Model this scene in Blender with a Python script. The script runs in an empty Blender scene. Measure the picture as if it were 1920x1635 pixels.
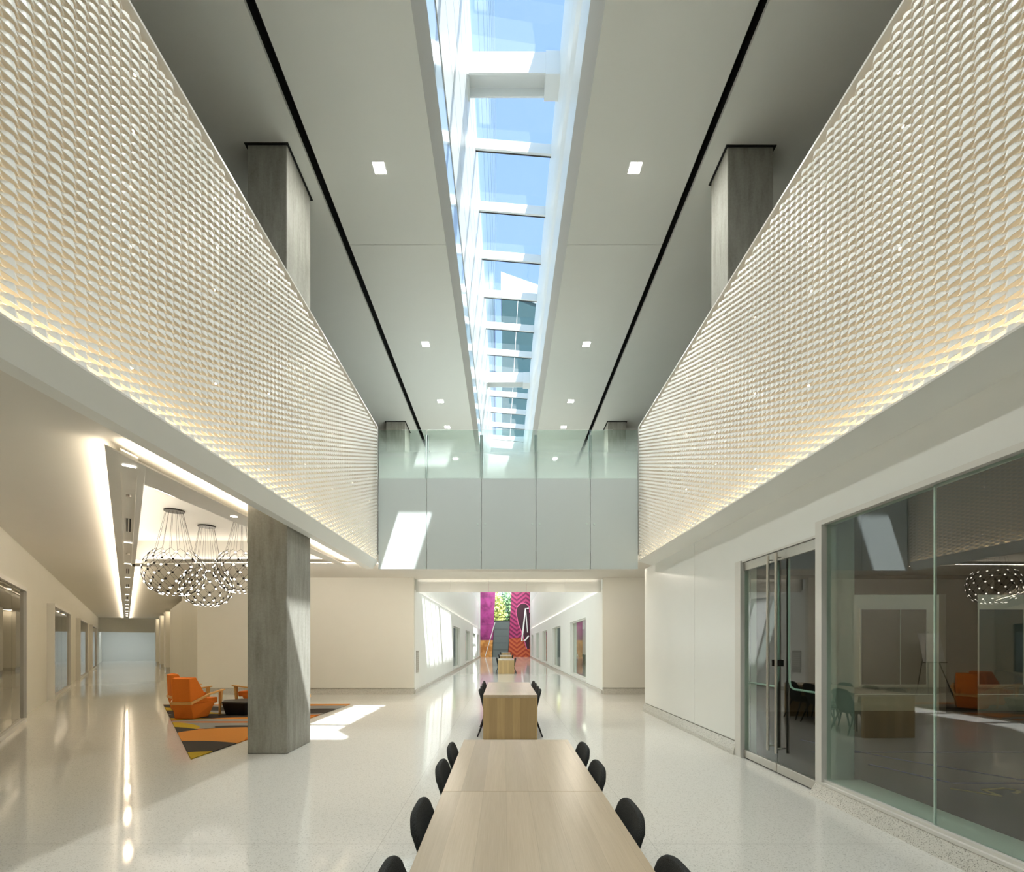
import bpy, bmesh, math, random
from mathutils import Vector, Matrix
random.seed(7)
C = bpy.context.scene.collection
SC = bpy.context.scene

# ------------------------------------------------------------------ camera
EYE = 1.62
cam_d = bpy.data.cameras.new('camera')
cam = bpy.data.objects.new('camera', cam_d); C.objects.link(cam)
cam.location = (0, 0, EYE); cam.rotation_euler = (math.pi/2, 0, 0)
cam_d.sensor_width = 36; cam_d.sensor_fit = 'HORIZONTAL'
cam_d.lens = 36*880/1920
cam_d.shift_x = 15/1920; cam_d.shift_y = (1207-817.5)/1920
cam_d.clip_start = 0.05; cam_d.clip_end = 400
SC.camera = cam

# ------------------------------------------------------------------ world, sun, exposure
W = bpy.data.worlds.new('sky'); SC.world = W; W.use_nodes = True
wt = W.node_tree; wt.nodes.clear()
sky = wt.nodes.new('ShaderNodeTexSky'); sky.sky_type = 'NISHITA'; sky.sun_disc = False
sky.sun_elevation = math.radians(60); sky.sun_rotation = math.radians(145)
sky.air_density = 1.0; sky.dust_density = 0.6; sky.ozone_density = 1.6
wb = wt.nodes.new('ShaderNodeBackground'); wb.inputs[1].default_value = 0.42
wo = wt.nodes.new('ShaderNodeOutputWorld')
wt.links.new(sky.outputs[0], wb.inputs[0]); wt.links.new(wb.outputs[0], wo.inputs[0])

SUN_DIR = Vector((-0.32, 0.47, -1.0)).normalized()
sd = bpy.data.lights.new('sun', 'SUN'); sd.energy = 17; sd.angle = math.radians(0.53); sd.color = (0.99, 0.985, 0.95)
so = bpy.data.objects.new('sun', sd); C.objects.link(so)
so.rotation_euler = SUN_DIR.to_track_quat('-Z', 'Y').to_euler(); so.location = (6, -6, 30)

vs = SC.view_settings
vs.view_transform = 'Standard'; vs.look = 'None'; vs.gamma = 1; vs.use_curve_mapping = False
vs.exposure = 0.25
cy = SC.cycles
cy.use_denoising = True
try: cy.denoiser = 'OPENIMAGEDENOISE'
except Exception: pass
cy.max_bounces = 12; cy.diffuse_bounces = 6; cy.glossy_bounces = 5; cy.transmission_bounces = 6
cy.transparent_max_bounces = 20; cy.caustics_reflective = False; cy.caustics_refractive = False
cy.sample_clamp_indirect = 6.0; cy.blur_glossy = 1.0

WARM = (1.0, 0.80, 0.55); WARMW = (1.0, 0.90, 0.76); COOL = (0.93, 0.97, 1.0)
def area(name, loc, d, sx, sy, power, col=WARM, ydir=None):
    l = bpy.data.lights.new(name, 'AREA'); l.shape = 'RECTANGLE'; l.size = sx; l.size_y = sy
    l.energy = power; l.color = col
    o = bpy.data.objects.new(name, l); C.objects.link(o)
    z = -Vector(d).normalized()
    y = Vector(ydir if ydir else (0, 1, 0)); y = (y - z*y.dot(z)).normalized()
    x = y.cross(z)
    o.matrix_world = Matrix.Translation(Vector(loc)) @ Matrix((x, y, z)).transposed().to_4x4()
    return o

# ------------------------------------------------------------------ hall frame (the side hall runs at an angle)
TH = math.atan2(708, 880)
U = Vector((-math.sin(TH), math.cos(TH), 0)); V = Vector((math.cos(TH), math.sin(TH), 0))
def H(s, v, z=0): return U*s + V*v + Vector((0, 0, z))

# ------------------------------------------------------------------ mesh helpers
def BM(): return bmesh.new()
def poly(bm, pts):
    return bm.faces.new([bm.verts.new(Vector(p)) for p in pts])
def hexa(bm, p):
    v = [bm.verts.new(Vector(q)) for q in p]
    for f in ((0,3,2,1),(4,5,6,7),(0,1,5,4),(1,2,6,5),(2,3,7,6),(3,0,4,7)):
        bm.faces.new([v[i] for i in f])
def box(bm, x0, x1, y0, y1, z0, z1):
    hexa(bm, [(x0,y0,z0),(x1,y0,z0),(x1,y1,z0),(x0,y1,z0),(x0,y0,z1),(x1,y0,z1),(x1,y1,z1),(x0,y1,z1)])
def hbox(bm, s0, s1, v0, v1, z0, z1):
    q = [H(s0,v0),H(s0,v1),H(s1,v1),H(s1,v0)]
    hexa(bm, [p+Vector((0,0,z0)) for p in q]+[p+Vector((0,0,z1)) for p in q])
def prism(bm, pts, z0, z1):
    a = [bm.verts.new((p[0],p[1],z0)) for p in pts]; b = [bm.verts.new((p[0],p[1],z1)) for p in pts]
    n = len(pts)
    bm.faces.new(a[::-1]); bm.faces.new(b)
    for i in range(n): bm.faces.new((a[i],a[(i+1)%n],b[(i+1)%n],b[i]))
def extr(bm, prof, y0, y1):          # closed XZ profile swept along Y
    a = [bm.verts.new((p[0],y0,p[1])) for p in prof]; b = [bm.verts.new((p[0],y1,p[1])) for p in prof]
    n = len(prof)
    bm.faces.new(a); bm.faces.new(b[::-1])
    for i in range(n): bm.faces.new((a[i],b[i],b[(i+1)%n],a[(i+1)%n]))
def tube(bm, pts, r, n=8, r1=None, cap=True):
    pts = [Vector(p) for p in pts]; rings = []
    for i, p in enumerate(pts):
        d = (pts[min(i+1,len(pts)-1)]-pts[max(i-1,0)]).normalized()
        ref = Vector((0,0,1)) if abs(d.z) < .9 else Vector((1,0,0))
        a = d.cross(ref).normalized(); b = d.cross(a)
        rr = r if r1 is None else r+(r1-r)*i/(len(pts)-1)
        rings.append([bm.verts.new(p+a*rr*math.cos(2*math.pi*k/n)+b*rr*math.sin(2*math.pi*k/n)) for k in range(n)])
    for A, B in zip(rings, rings[1:]):
        for k in range(n): bm.faces.new((A[k],A[(k+1)%n],B[(k+1)%n],B[k]))
    if cap: bm.faces.new(rings[0][::-1]); bm.faces.new(rings[-1])
def disc(bm, c, r, h, n=24, nrm=(0,0,1)):
    nrm = Vector(nrm).normalized()
    tube(bm, [Vector(c), Vector(c)+nrm*h], r, n)
def obj(name, bm, m=None, parent=None, smooth=False, bevel=0, recalc=True, **props):
    if recalc: bmesh.ops.recalc_face_normals(bm, faces=bm.faces[:])
    me = bpy.data.meshes.new(name); bm.to_mesh(me); bm.free()
    if smooth:
        for p in me.polygons: p.use_smooth = True
    o = bpy.data.objects.new(name, me); C.objects.link(o)
    if m: me.materials.append(m)
    if parent: o.parent = parent
    if bevel:
        b = o.modifiers.new('bevel','BEVEL'); b.width = bevel; b.segments = 2; b.limit_method = 'ANGLE'
    for k, v in props.items(): o[k] = v
    return o
def struct(name, bm, m, parent=None, **k):
    o = obj(name, bm, m, parent, **k)
    if parent is None: o['kind'] = 'structure'
    return o
def tag(o, label, cat, group=None):
    o['label'] = label; o['category'] = cat
    if group: o['group'] = group
    return o
def thing(name, label, cat, loc=(0,0,0), rotz=0, group=None):
    o = bpy.data.objects.new(name, None); C.objects.link(o); o.empty_display_size = .1
    o.location = loc; o.rotation_euler = (0,0,rotz)
    return tag(o, label, cat, group)
def dup(root, loc, rotz, label, group=None):
    r = root.copy(); C.objects.link(r); r.location = loc; r.rotation_euler = (0,0,rotz)
    r['label'] = label
    if group: r['group'] = group
    for ch in list(root.children):
        c = ch.copy(); C.objects.link(c); c.parent = r
        for g in list(ch.children):
            d = g.copy(); C.objects.link(d); d.parent = c
    return r

# ------------------------------------------------------------------ materials
class N:
    def __init__(s, name):
        s.m = bpy.data.materials.new(name); s.m.use_nodes = True; s.t = s.m.node_tree; s.t.nodes.clear()
        s.out = s.t.nodes.new('ShaderNodeOutputMaterial')
    def n(s, typ, **kw):
        d = s.t.nodes.new(typ)
        for k, v in kw.items():
            if k.startswith('i_'):
                key = k[2:]; key = int(key) if key.isdigit() else key.replace('_',' ')
                if hasattr(v, 'is_output'): s.t.links.new(v, d.inputs[key])
                else: d.inputs[key].default_value = v
            else: setattr(d, k, v)
        return d
    def link(s, a, b): s.t.links.new(a, b)
    def math(s, op, a, b=None, c=None):
        kw = {'operation': op, 'i_0': a}
        if b is not None: kw['i_1'] = b
        if c is not None: kw['i_2'] = c
        return s.n('ShaderNodeMath', **kw).outputs[0]
    def mix(s, f, a, b):
        d = s.n('ShaderNodeMix', data_type='RGBA')
        for sock, v in ((d.inputs[0], f), (d.inputs[6], a), (d.inputs[7], b)):
            if hasattr(v, 'is_output'): s.link(v, sock)
            else: sock.default_value = v if not isinstance(v, tuple) else (*v, 1)
        return d.outputs[2]
    def obj(s): return s.n('ShaderNodeTexCoord').outputs['Object']
    def pos(s): return s.n('ShaderNodeNewGeometry').outputs['Position']
    def xyz(s, v): return s.n('ShaderNodeSeparateXYZ', i_0=v).outputs
    def noise(s, vec, scale, detail=4, rough=.55):
        return s.n('ShaderNodeTexNoise', i_Vector=vec, i_Scale=scale, i_Detail=detail, i_Roughness=rough).outputs['Fac']
    def mapv(s, vec, scale=(1,1,1), rot=(0,0,0)):
        return s.n('ShaderNodeMapping', i_Vector=vec, i_Scale=scale, i_Rotation=rot).outputs[0]
    def ramp(s, f, stops, interp='LINEAR'):
        r = s.n('ShaderNodeValToRGB', i_0=f); cr = r.color_ramp; cr.interpolation = interp
        while len(cr.elements) < len(stops): cr.elements.new(.5)
        for e, (p, c) in zip(cr.elements, stops): e.position = p; e.color = (*c, 1)
        return r.outputs[0]
    def bsdf(s, color, rough=.5, metal=0, spec=.5, bump=None, bstr=.1, bdist=.01, coat=0):
        p = s.n('ShaderNodeBsdfPrincipled')
        for k, v in (('Base Color', color), ('Roughness', rough), ('Metallic', metal), ('Specular IOR Level', spec), ('Coat Weight', coat)):
            if hasattr(v, 'is_output'): s.link(v, p.inputs[k])
            else: p.inputs[k].default_value = (*v, 1) if isinstance(v, tuple) else v
        if bump is not None:
            b = s.n('ShaderNodeBump', i_Height=bump, i_Strength=bstr, i_Distance=bdist); s.link(b.outputs[0], p.inputs['Normal'])
        s.link(p.outputs[0], s.out.inputs[0]); return s.m
def paint(name, col, rough=.5, var=.03, spec=.4):
    n = N(name); f = n.noise(n.pos(), 1.3, 3)
    c = n.mix(f, tuple(x*(1-var) for x in col), tuple(min(1, x*(1+var)) for x in col))
    return n.bsdf(c, rough, spec=spec)
def plain(name, col, rough=.5, metal=0, spec=.5, scale=60, var=.06):
    n = N(name); f = n.noise(n.obj(), scale, 3)
    c = n.mix(f, tuple(x*(1-var) for x in col), tuple(min(1, x*(1+var)) for x in col))
    return n.bsdf(c, rough, metal, spec)
def emit(name, col, strength):
    n = N(name); e = n.n('ShaderNodeEmission', i_Color=(*col,1), i_Strength=strength); n.link(e.outputs[0], n.out.inputs[0]); return n.m
def glass(name, tint=(.9,.96,.94), ior=1.5, extra=0.0):
    n = N(name)
    t = n.n('ShaderNodeBsdfTransparent', i_Color=(*tint,1)); g = n.n('ShaderNodeBsdfGlossy', i_Roughness=0.0, i_Color=(1,1,1,1))
    fr = n.n('ShaderNodeFresnel', i_IOR=ior).outputs[0]
    f = n.math('ADD', fr, extra)
    # the face seen from inside the pane uses the same reflectance as the outside
    lw = n.n('ShaderNodeNewGeometry').outputs['Backfacing']
    f = n.math('MULTIPLY', f, n.math('SUBTRACT', 1.0, lw))
    m = n.n('ShaderNodeMixShader', i_0=f, i_1=t.outputs[0], i_2=g.outputs[0]); n.link(m.outputs[0], n.out.inputs[0]); return n.m

M = {}
M['wall'] = paint('white_wall_paint', (.78,.79,.765), .45)
M['panel'] = paint('white_satin_panel', (.79,.805,.78), .28, .015)
M['cream'] = paint('cream_wall_paint', (.69,.68,.615), .5)
M['ceil'] = paint('ceiling_paint', (.78,.80,.765), .6, .02)
M['carpet'] = plain('brown_grey_carpet', (.11,.095,.075), .95, scale=90, var=.2); M['taupe'] = paint('taupe_wall_paint', (.26,.235,.19), .6)
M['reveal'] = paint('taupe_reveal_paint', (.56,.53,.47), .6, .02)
M['lowceil'] = paint('lower_ceiling_paint', (.72,.70,.65), .6, .02)
M['white'] = paint('white_steel_paint', (.84,.86,.85), .35, .02)
M['frame'] = paint('white_frame_paint', (.68,.67,.63), .35, .02)
M['bluepanel'] = plain('pale_blue_glazed_panel', (.52,.66,.78), .12, scale=1)
M['black'] = plain('black_recess', (.006,.006,.006), .8)
M['tableblack'] = plain('black_lacquer', (.004,.004,.005), .45)
M['steel'] = plain('brushed_steel', (.62,.60,.56), .32, 1.0)
M['darkmetal'] = plain('dark_bronze_metal', (.03,.026,.022), .35, .7)
M['legblack'] = plain('black_stained_ash', (.006,.006,.006), .4)
M['led'] = emit('led_lens', (1,.93,.8), 7)
M['node'] = emit('led_node_lens', (1,.88,.66), 3)
M['downlight'] = emit('downlight_lens', (1,.95,.86), 30)
M['strip'] = emit('cove_led_tape', (1,.84,.6), 7)
M['glass'] = glass('clear_glass', (.88,.95,.92), 1.52, .02)
M['shopglass'] = glass('green_tinted_glass', (.84,.93,.89), 1.6, .06)
M['darkglass'] = glass('bronze_tinted_glass', (.62,.60,.52), 1.6, .05)
M['skyglass'] = glass('skylight_glass', (.95,.97,.98), 1.5)

def m_floor():
    n = N('polished_terrazzo'); p = n.pos()
    v = n.n('ShaderNodeTexVoronoi', i_Vector=p, i_Scale=130.0).outputs['Color']
    sp = n.xyz(v)[0]
    chips = n.ramp(sp, [(0,(.50,.50,.46)),(.10,(.58,.57,.53)),(.14,(.71,.70,.66)),(1,(.77,.765,.72))])
    big = n.noise(p, .5, 3)
    c = n.mix(n.math('MULTIPLY', big, .35), chips, (.66,.655,.60))
    x = n.xyz(p)
    lx = n.math('MINIMUM', n.math('ABSOLUTE', n.math('SUBTRACT', x[0], 1.2)), n.math('ABSOLUTE', n.math('ADD', x[0], 1.0)))
    my = n.math('ABSOLUTE', n.math('SUBTRACT', n.math('MODULO', n.math('ADD', x[1], 40.3), 4.2), 2.1))
    line = n.math('LESS_THAN', n.math('MINIMUM', lx, my), .0022)
    c = n.mix(n.math('MULTIPLY', line, .45), c, (.25,.25,.23))
    b = n.noise(n.mapv(p, (1,1,1)), 2.2, 2)
    return n.bsdf(c, .075, spec=.55, bump=b, bstr=.05, bdist=.02)
M['floor'] = m_floor()
def m_base():
    n = N('terrazzo_base'); p = n.pos()
    v = n.n('ShaderNodeTexVoronoi', i_Vector=p, i_Scale=160.0).outputs['Color']
    c = n.ramp(n.xyz(v)[0], [(0,(.22,.21,.19)),(.12,(.36,.35,.31)),(.2,(.50,.49,.44)),(1,(.58,.57,.52))])
    return n.bsdf(c, .25)
M['base'] = m_base()
def m_concrete():
    n = N('cast_concrete'); o = n.pos()
    a = n.noise(n.mapv(o, (6,6,.8)), 2.0, 6, .6); b = n.noise(o, 34, 5, .65); d = n.noise(o, 1.1, 2)
    f = n.math('ADD', n.math('MULTIPLY', a, .5), n.math('ADD', n.math('MULTIPLY', b, .25), n.math('MULTIPLY', d, .3)))
    c = n.ramp(f, [(.3,(.17,.165,.14)),(.5,(.29,.285,.25)),(.72,(.40,.395,.36))])
    pin = n.math('GREATER_THAN', n.noise(o, 90, 2), .72)
    c = n.mix(n.math('MULTIPLY', pin, .5), c, (.13,.125,.11))
    return n.bsdf(c, .62, spec=.35, bump=b, bstr=.15, bdist=.004)
M['concrete'] = m_concrete()
def m_wood(name, axis, tone):
    n = N(name); p = n.pos(); x = n.xyz(p)
    across = n.math('ADD', x[0], 10.02)
    pl = n.math('FLOOR', n.math('DIVIDE', across, .132))
    cut = n.math('FLOOR', n.math('DIVIDE', n.math('ADD', x[1], .036), 1.395)) if axis == 'Y' else 0.0
    wn = n.n('ShaderNodeTexWhiteNoise', noise_dimensions='2D', i_Vector=n.n('ShaderNodeCombineXYZ', i_0=pl, i_1=cut).outputs[0]).outputs['Value']
    off = n.n('ShaderNodeCombineXYZ', i_0=0.0, i_1=n.math('MULTIPLY', wn, 7.0), i_2=n.math('MULTIPLY', wn, 3.0)).outputs[0]
    q = n.n('ShaderNodeVectorMath', operation='ADD', i_0=p, i_1=off).outputs[0]
    sc = (11,.55,11) if axis == 'Y' else (11,11,.55)
    g = n.noise(n.mapv(q, sc), 2.2, 5, .6)
    fine = n.noise(n.mapv(q, (95,2.2,95) if axis == 'Y' else (95,95,2.2)), 2.0, 3, .6)
    f = n.math('ADD', n.math('MULTIPLY', g, .55), n.math('MULTIPLY', fine, .45))
    lo, hi = tone
    c = n.ramp(f, [(.25, lo), (.5, tuple((a+b)/2 for a,b in zip(lo,hi))), (.75, hi)])
    c = n.mix(n.math('MULTIPLY', n.math('SUBTRACT', wn, .25), .55), c, tuple(v*.62 for v in lo))
    edge = n.math('LESS_THAN', n.math('MODULO', across, .132), .0016)
    c = n.mix(n.math('MULTIPLY', edge, .35), c, tuple(v*.5 for v in lo))
    return n.bsdf(c, .3, spec=.45, bump=fine, bstr=.05, bdist=.002)
M['wood'] = m_wood('pale_oak_top', 'Y', ((.40,.31,.20),(.54,.44,.31)))
M['woodend'] = m_wood('oak_end_panel', 'Z', ((.40,.27,.12),(.55,.40,.20)))
def m_fabric(name, lo, hi, scale=420, rough=.9):
    n = N(name); o = n.obj()
    f = n.noise(o, scale, 2, .7); c = n.ramp(f, [(.38, lo), (.62, hi)])
    return n.bsdf(c, rough, spec=.2, bump=f, bstr=.3, bdist=.002)
M['charcoal'] = m_fabric('charcoal_felt', (.012,.013,.013), (.062,.066,.066))
M['orange'] = m_fabric('orange_wool', (.62,.15,.015), (.74,.21,.03), 300)
M['ashwood'] = plain('honey_ash_wood', (.62,.33,.09), .4, scale=14, var=.15)
M['screen'] = paint('pearl_white_lattice', (.84,.85,.83), .38, .01)
M['backing'] = paint('screen_backing_paint', (.78,.74,.66), .6, .01)
def m_fascia():
    n = N('white_back_painted_glass'); return n.bsdf((.54,.60,.60), .32, spec=.45)
M['fascia'] = m_fascia()
def m_frit():
    n = N('frit_gradient_glass')
    z = n.xyz(n.pos())[2]
    f = n.n('ShaderNodeMapRange', i_Value=z, i_1=6.35, i_2=5.42, i_3=0.0, i_4=.78).outputs[0]
    t = n.n('ShaderNodeBsdfTransparent', i_Color=(.9,.97,.95,1)); g = n.n('ShaderNodeBsdfGlossy', i_Roughness=.02)
    fr = n.math('MULTIPLY', n.n('ShaderNodeFresnel', i_IOR=1.5).outputs[0], 1.0)
    a = n.n('ShaderNodeMixShader', i_0=fr, i_1=t.outputs[0], i_2=g.outputs[0])
    d = n.n('ShaderNodeBsdfDiffuse', i_Color=(.80,.88,.85,1)); tr = n.n('ShaderNodeBsdfTranslucent', i_Color=(.82,.9,.87,1))
    fr2 = n.n('ShaderNodeMixShader', i_0=.5, i_1=d.outputs[0], i_2=tr.outputs[0])
    m = n.n('ShaderNodeMixShader', i_0=f, i_1=a.outputs[0], i_2=fr2.outputs[0])
    n.link(m.outputs[0], n.out.inputs[0]); return n.m
M['frit'] = m_frit()
M['finglass'] = plain('sandblasted_glass_edge', (.56,.66,.63), .3)
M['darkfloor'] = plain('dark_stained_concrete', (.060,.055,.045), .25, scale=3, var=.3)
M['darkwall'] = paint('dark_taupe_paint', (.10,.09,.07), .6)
M['roomcream'] = paint('room_cream_paint', (.60,.53,.38), .6)
M['teal'] = plain('teal_glazing', (.03,.075,.085), .35, spec=.3, scale=1)
M['board'] = plain('white_paper', (.85,.87,.88), .6)
M['red'] = plain('fire_red', (.35,.03,.02), .4)
M['tapeblue'] = plain('blue_floor_tape', (.02,.03,.20), .5)
M['tapeyellow'] = plain('yellow_floor_tape', (.45,.30,.04), .5)

# ------------------------------------------------------------------ key levels
ZC = 8.96            # upper ceiling
ZL = 3.73            # lower ceiling
YB = 10.79           # bridge front
YR = 15.38           # bridge rear
SX0, SX1 = -2.90, 3.09   # lattice screen planes
DECK = 5.42

# ------------------------------------------------------------------ floor and shell
b = BM(); poly(b, [(-48,-9,0),(3.52,-9,0),(3.52,11.33,0),(20,11.33,0),(20,15,0),(6,15,0),(6,62,0),(-48,62,0)]); struct('floor', b, M['floor'])

# upper ceiling: panels, dark slots, side ceilings
def ceil_piece(name, x0, x1, y0, y1, m='ceil', t=.06):
    b = BM(); box(b, x0, x1, y0, y1, ZC, ZC+t); return struct(name, b, M[m])
SKY = [(2.5, 22.6), (40.0, 52.0)]           # skylight runs
OL, OR = -1.067, 1.16                        # ceiling opening
for i, (y0, y1) in enumerate([(-9, -1.0), (-.992, 8.631), (8.639, 18.2), (18.208, 60)]):
    ceil_piece('ceiling_panel_left_%d' % (i+1), -2.84, OL, y0, y1)
    ceil_piece('ceiling_panel_right_%d' % (i+1), OR, 2.91, y0, y1)
ceil_piece('ceiling_side_left', -9.5, -2.97, -9, 60); ceil_piece('ceiling_side_right', 3.03, 9.5, -9, 60)
ceil_piece('ceiling_middle', OL, OR, 22.9, 39.7); ceil_piece('ceiling_middle_near', OL, OR, -9, 2.2); ceil_piece('ceiling_end', OL, OR, 52.3, 60)
for nm, x0, x1 in (('ceiling_slot_left', -2.99, -2.82), ('ceiling_slot_right', 2.89, 3.05)):
    b = BM(); box(b, x0, x1, -9, 60, ZC+.30, ZC+.34); box(b, x0, x0+.012, -9, 60, ZC+.061, ZC+.31); box(b, x1-.012, x1, -9, 60, ZC+.061, ZC+.31)
    struct(nm, b, M['black'])
b = BM(); box(b, -9.6, 9.6, -9, 60, ZC+.42, ZC+.5)
# roof above the ceiling, with the skylight left open
b.free(); b = BM()
for x0, x1 in ((-9.6, -1.2), (1.3, 9.6)): box(b, x0, x1, -9, 60, ZC+.42, ZC+.5)
box(b, -1.2, 1.3, 22.75, 39.85, ZC+.42, ZC+.5); box(b, -1.2, 1.3, -9, 2.35, ZC+.42, ZC+.5); box(b, -1.2, 1.3, 52.1, 60, ZC+.42, ZC+.5)
struct('ceiling_roof_slab', b, M['ceil'])

# ------------------------------------------------------------------ skylight
def skylight(idx, y0, y1, bars, beams):
    # plaster reveals and white steel upstands
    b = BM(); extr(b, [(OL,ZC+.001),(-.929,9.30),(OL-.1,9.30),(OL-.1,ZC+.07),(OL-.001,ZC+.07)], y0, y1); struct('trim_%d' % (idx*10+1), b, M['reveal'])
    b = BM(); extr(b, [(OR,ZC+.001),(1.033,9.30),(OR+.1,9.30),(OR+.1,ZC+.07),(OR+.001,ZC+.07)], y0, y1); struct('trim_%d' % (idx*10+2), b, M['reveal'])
    b = BM(); box(b, OL-.1, OR+.1, y1, y1+.3, ZC+.07, 11.6); box(b, OL-.1, OR+.1, y0-.3, y0, ZC+.07, 11.6); struct('wall_skylight_end_%d' % idx, b, M['white'])
    w = BM()
    def lx(z): return -.935+(z-9.301)*.405/2.2
    prof = [(lx(9.72),9.72)]
    for zg in (10.15, 10.55, 10.85, 11.12, 11.3): prof += [(lx(zg),zg),(lx(zg)-.025,zg+.002),(lx(zg)-.025,zg+.014),(lx(zg+.016),zg+.016)]
    extr(w, prof+[(-.53,11.5),(-1.25,11.5),(-1.25,9.72)], y0, y1)
    win = struct('window_%d' % idx, w, M['white'])
    w = BM(); extr(w, [(-.935,9.301),(lx(9.70)-.01,9.70),(-1.25,9.70),(-1.25,9.301)], y0, y1); obj('lower_panel', w, M['bluepanel'], win)
    w = BM()
    extr(w, [(1.035,9.301),(1.045,10.2),(1.02,10.25),(.99,10.32),(.955,10.5),(.935,10.8),(.925,11.42),(1.45,11.42),(1.45,9.301)], y0, y1)
    obj('frame', w, M['white'], win)
    # glass pitched a little across its width, on mullions
    zl, zr = 11.56, 11.43
    g = BM(); hexa(g, [(-.62,y0,zl),(1.0,y0,zr),(1.0,y1,zr),(-.62,y1,zl),(-.62,y0,zl+.02),(1.0,y0,zr+.02),(1.0,y1,zr+.02),(-.62,y1,zl+.02)])
    obj('pane', g, M['skyglass'], win)
    for yb in bars:
        k = BM(); hexa(k, [(-.6,yb-.035,zl-.2),(.97,yb-.035,zr-.2),(.97,yb+.035,zr-.2),(-.6,yb+.035,zl-.2),(-.6,yb-.035,zl-.005),(.97,yb-.035,zr-.005),(.97,yb+.035,zr-.005),(-.6,yb+.035,zl-.005)])
        mo = obj('mullion', k, M['white'], win)
        k = BM(); hexa(k, [(-.6,yb+.012,zl-.206),(.97,yb+.012,zr-.206),(.97,yb+.036,zr-.206),(-.6,yb+.036,zl-.206),(-.6,yb+.012,zl-.2005),(.97,yb+.012,zr-.2005),(.97,yb+.036,zr-.2005),(-.6,yb+.036,zl-.2005)])
        obj('gasket', k, M['darkmetal'], mo)
    for yb in beams:
        k = BM()
        # hollow-bottomed box beam: two flanges, a web and end brackets
        box(k, -.78, .98, yb-.18, yb-.15, 11.06, 11.41); box(k, -.78, .98, yb+.15, yb+.18, 11.06, 11.41); box(k, -.78, .98, yb-.16, yb+.16, 11.20, 11.40)
        bm_ = obj('beam', k, M['white'], win)
        for xx, w_ in ((-.86, .27), (.69, .32)):
            e = BM(); box(e, xx, xx+w_, yb-.20, yb+.20, 11.02, 11.41); obj('bracket', e, M['white'], bm_, bevel=.006)
    # outside upstand on the right-hand side
    b = BM(); box(b, 1.12, 1.6, y0, y1, 11.5, 13.33); struct('wall_roof_upstand_%d' % idx, b, M['white'])
    b = BM(); box(b, -1.6, -1.2, y0, y1, 11.5, 11.7); struct('wall_roof_kerb_%d' % idx, b, M['white'])
bars = [7.94+1.31*k for k in range(-3, 12) if (k % 7) != 0]
skylight(1, SKY[0][0], SKY[0][1], bars, [7.94, 17.11])
skylight(2, SKY[1][0], SKY[1][1], [40.6+1.31*k for k in range(9)], [])

# pale sheet added to stand in for pane reflections, and the tower beyond
b = BM(); box(b, -1.19, -1.0, -10, 60, 12.2, 70)
for k in range(9): box(b, -1.0, -.985, -10, 60, 13.5+k*6.1, 13.75+k*6.1)
o = obj('outside_reflection_sheet', b, paint('pale_blue_reflection', (.17,.25,.31), .3)); tag(o, 'added pale sheet outside the glass roof, standing in for reflections in its panes', 'building')
t = thing('outside_tower', 'dark teal glazed building seen through the far panes of the skylight', 'building', (3, 47, 0))
b = BM(); hexa(b, [(-3.2,0,10),(9,-3,10),(9,6,10),(-3.2,6,10),(-3.2,0,37),(9,-3,30),(9,6,30),(-3.2,6,37)]); obj('glazed_wall', b, M['teal'], t)
b = BM(); hexa(b, [(-3.3,-.1,37),(9.1,-3.1,30),(9.1,6,30),(-3.3,6,37),(-3.3,-.1,38.8),(9.1,-3.1,32),(9.1,6,32),(-3.3,6,38.8)]); obj('parapet', b, M['white'], t)
b = BM()
for k in range(5): tube(b, [(-3+2.4*k,-.06-.59*k,12),(-1.6+2.4*k,-.45-.59*k,36-1.4*k)], .022, 4)
obj('bracing', b, M['white'], t)

# ------------------------------------------------------------------ lattice screens on the upper walls
def lattice(x, sign, name):
    b = BM(); y0, y1 = .6, YB-.03
    cell, row = .19, .0365
    n = int((y1-y0)/cell*8); rows = int((6.575-3.55)/row)
    for i in range(rows):
        z = 3.552+i*row; ph = math.pi*(i % 2); prev = None
        for k in range(n+1):
            y = y0+(y1-y0)*k/n; w = math.cos(2*math.pi*(y-y0)/cell+ph)
            g = (.5+.5*w)**1.5
            h = .007+.020*g; xf = .034*(1-g); lean = .010+.012*(1-g)
            ring = [b.verts.new((x+sign*xf, y, z-h)), b.verts.new((x+sign*(xf+lean), y, z+h)),
                    b.verts.new((x+sign*(xf+lean+.006), y, z+h)), b.verts.new((x+sign*(xf+.006), y, z-h))]
            if prev:
                for q in range(4): b.faces.new((prev[q],prev[(q+1)%4],ring[(q+1)%4],ring[q]))
            prev = ring
    return b
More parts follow.
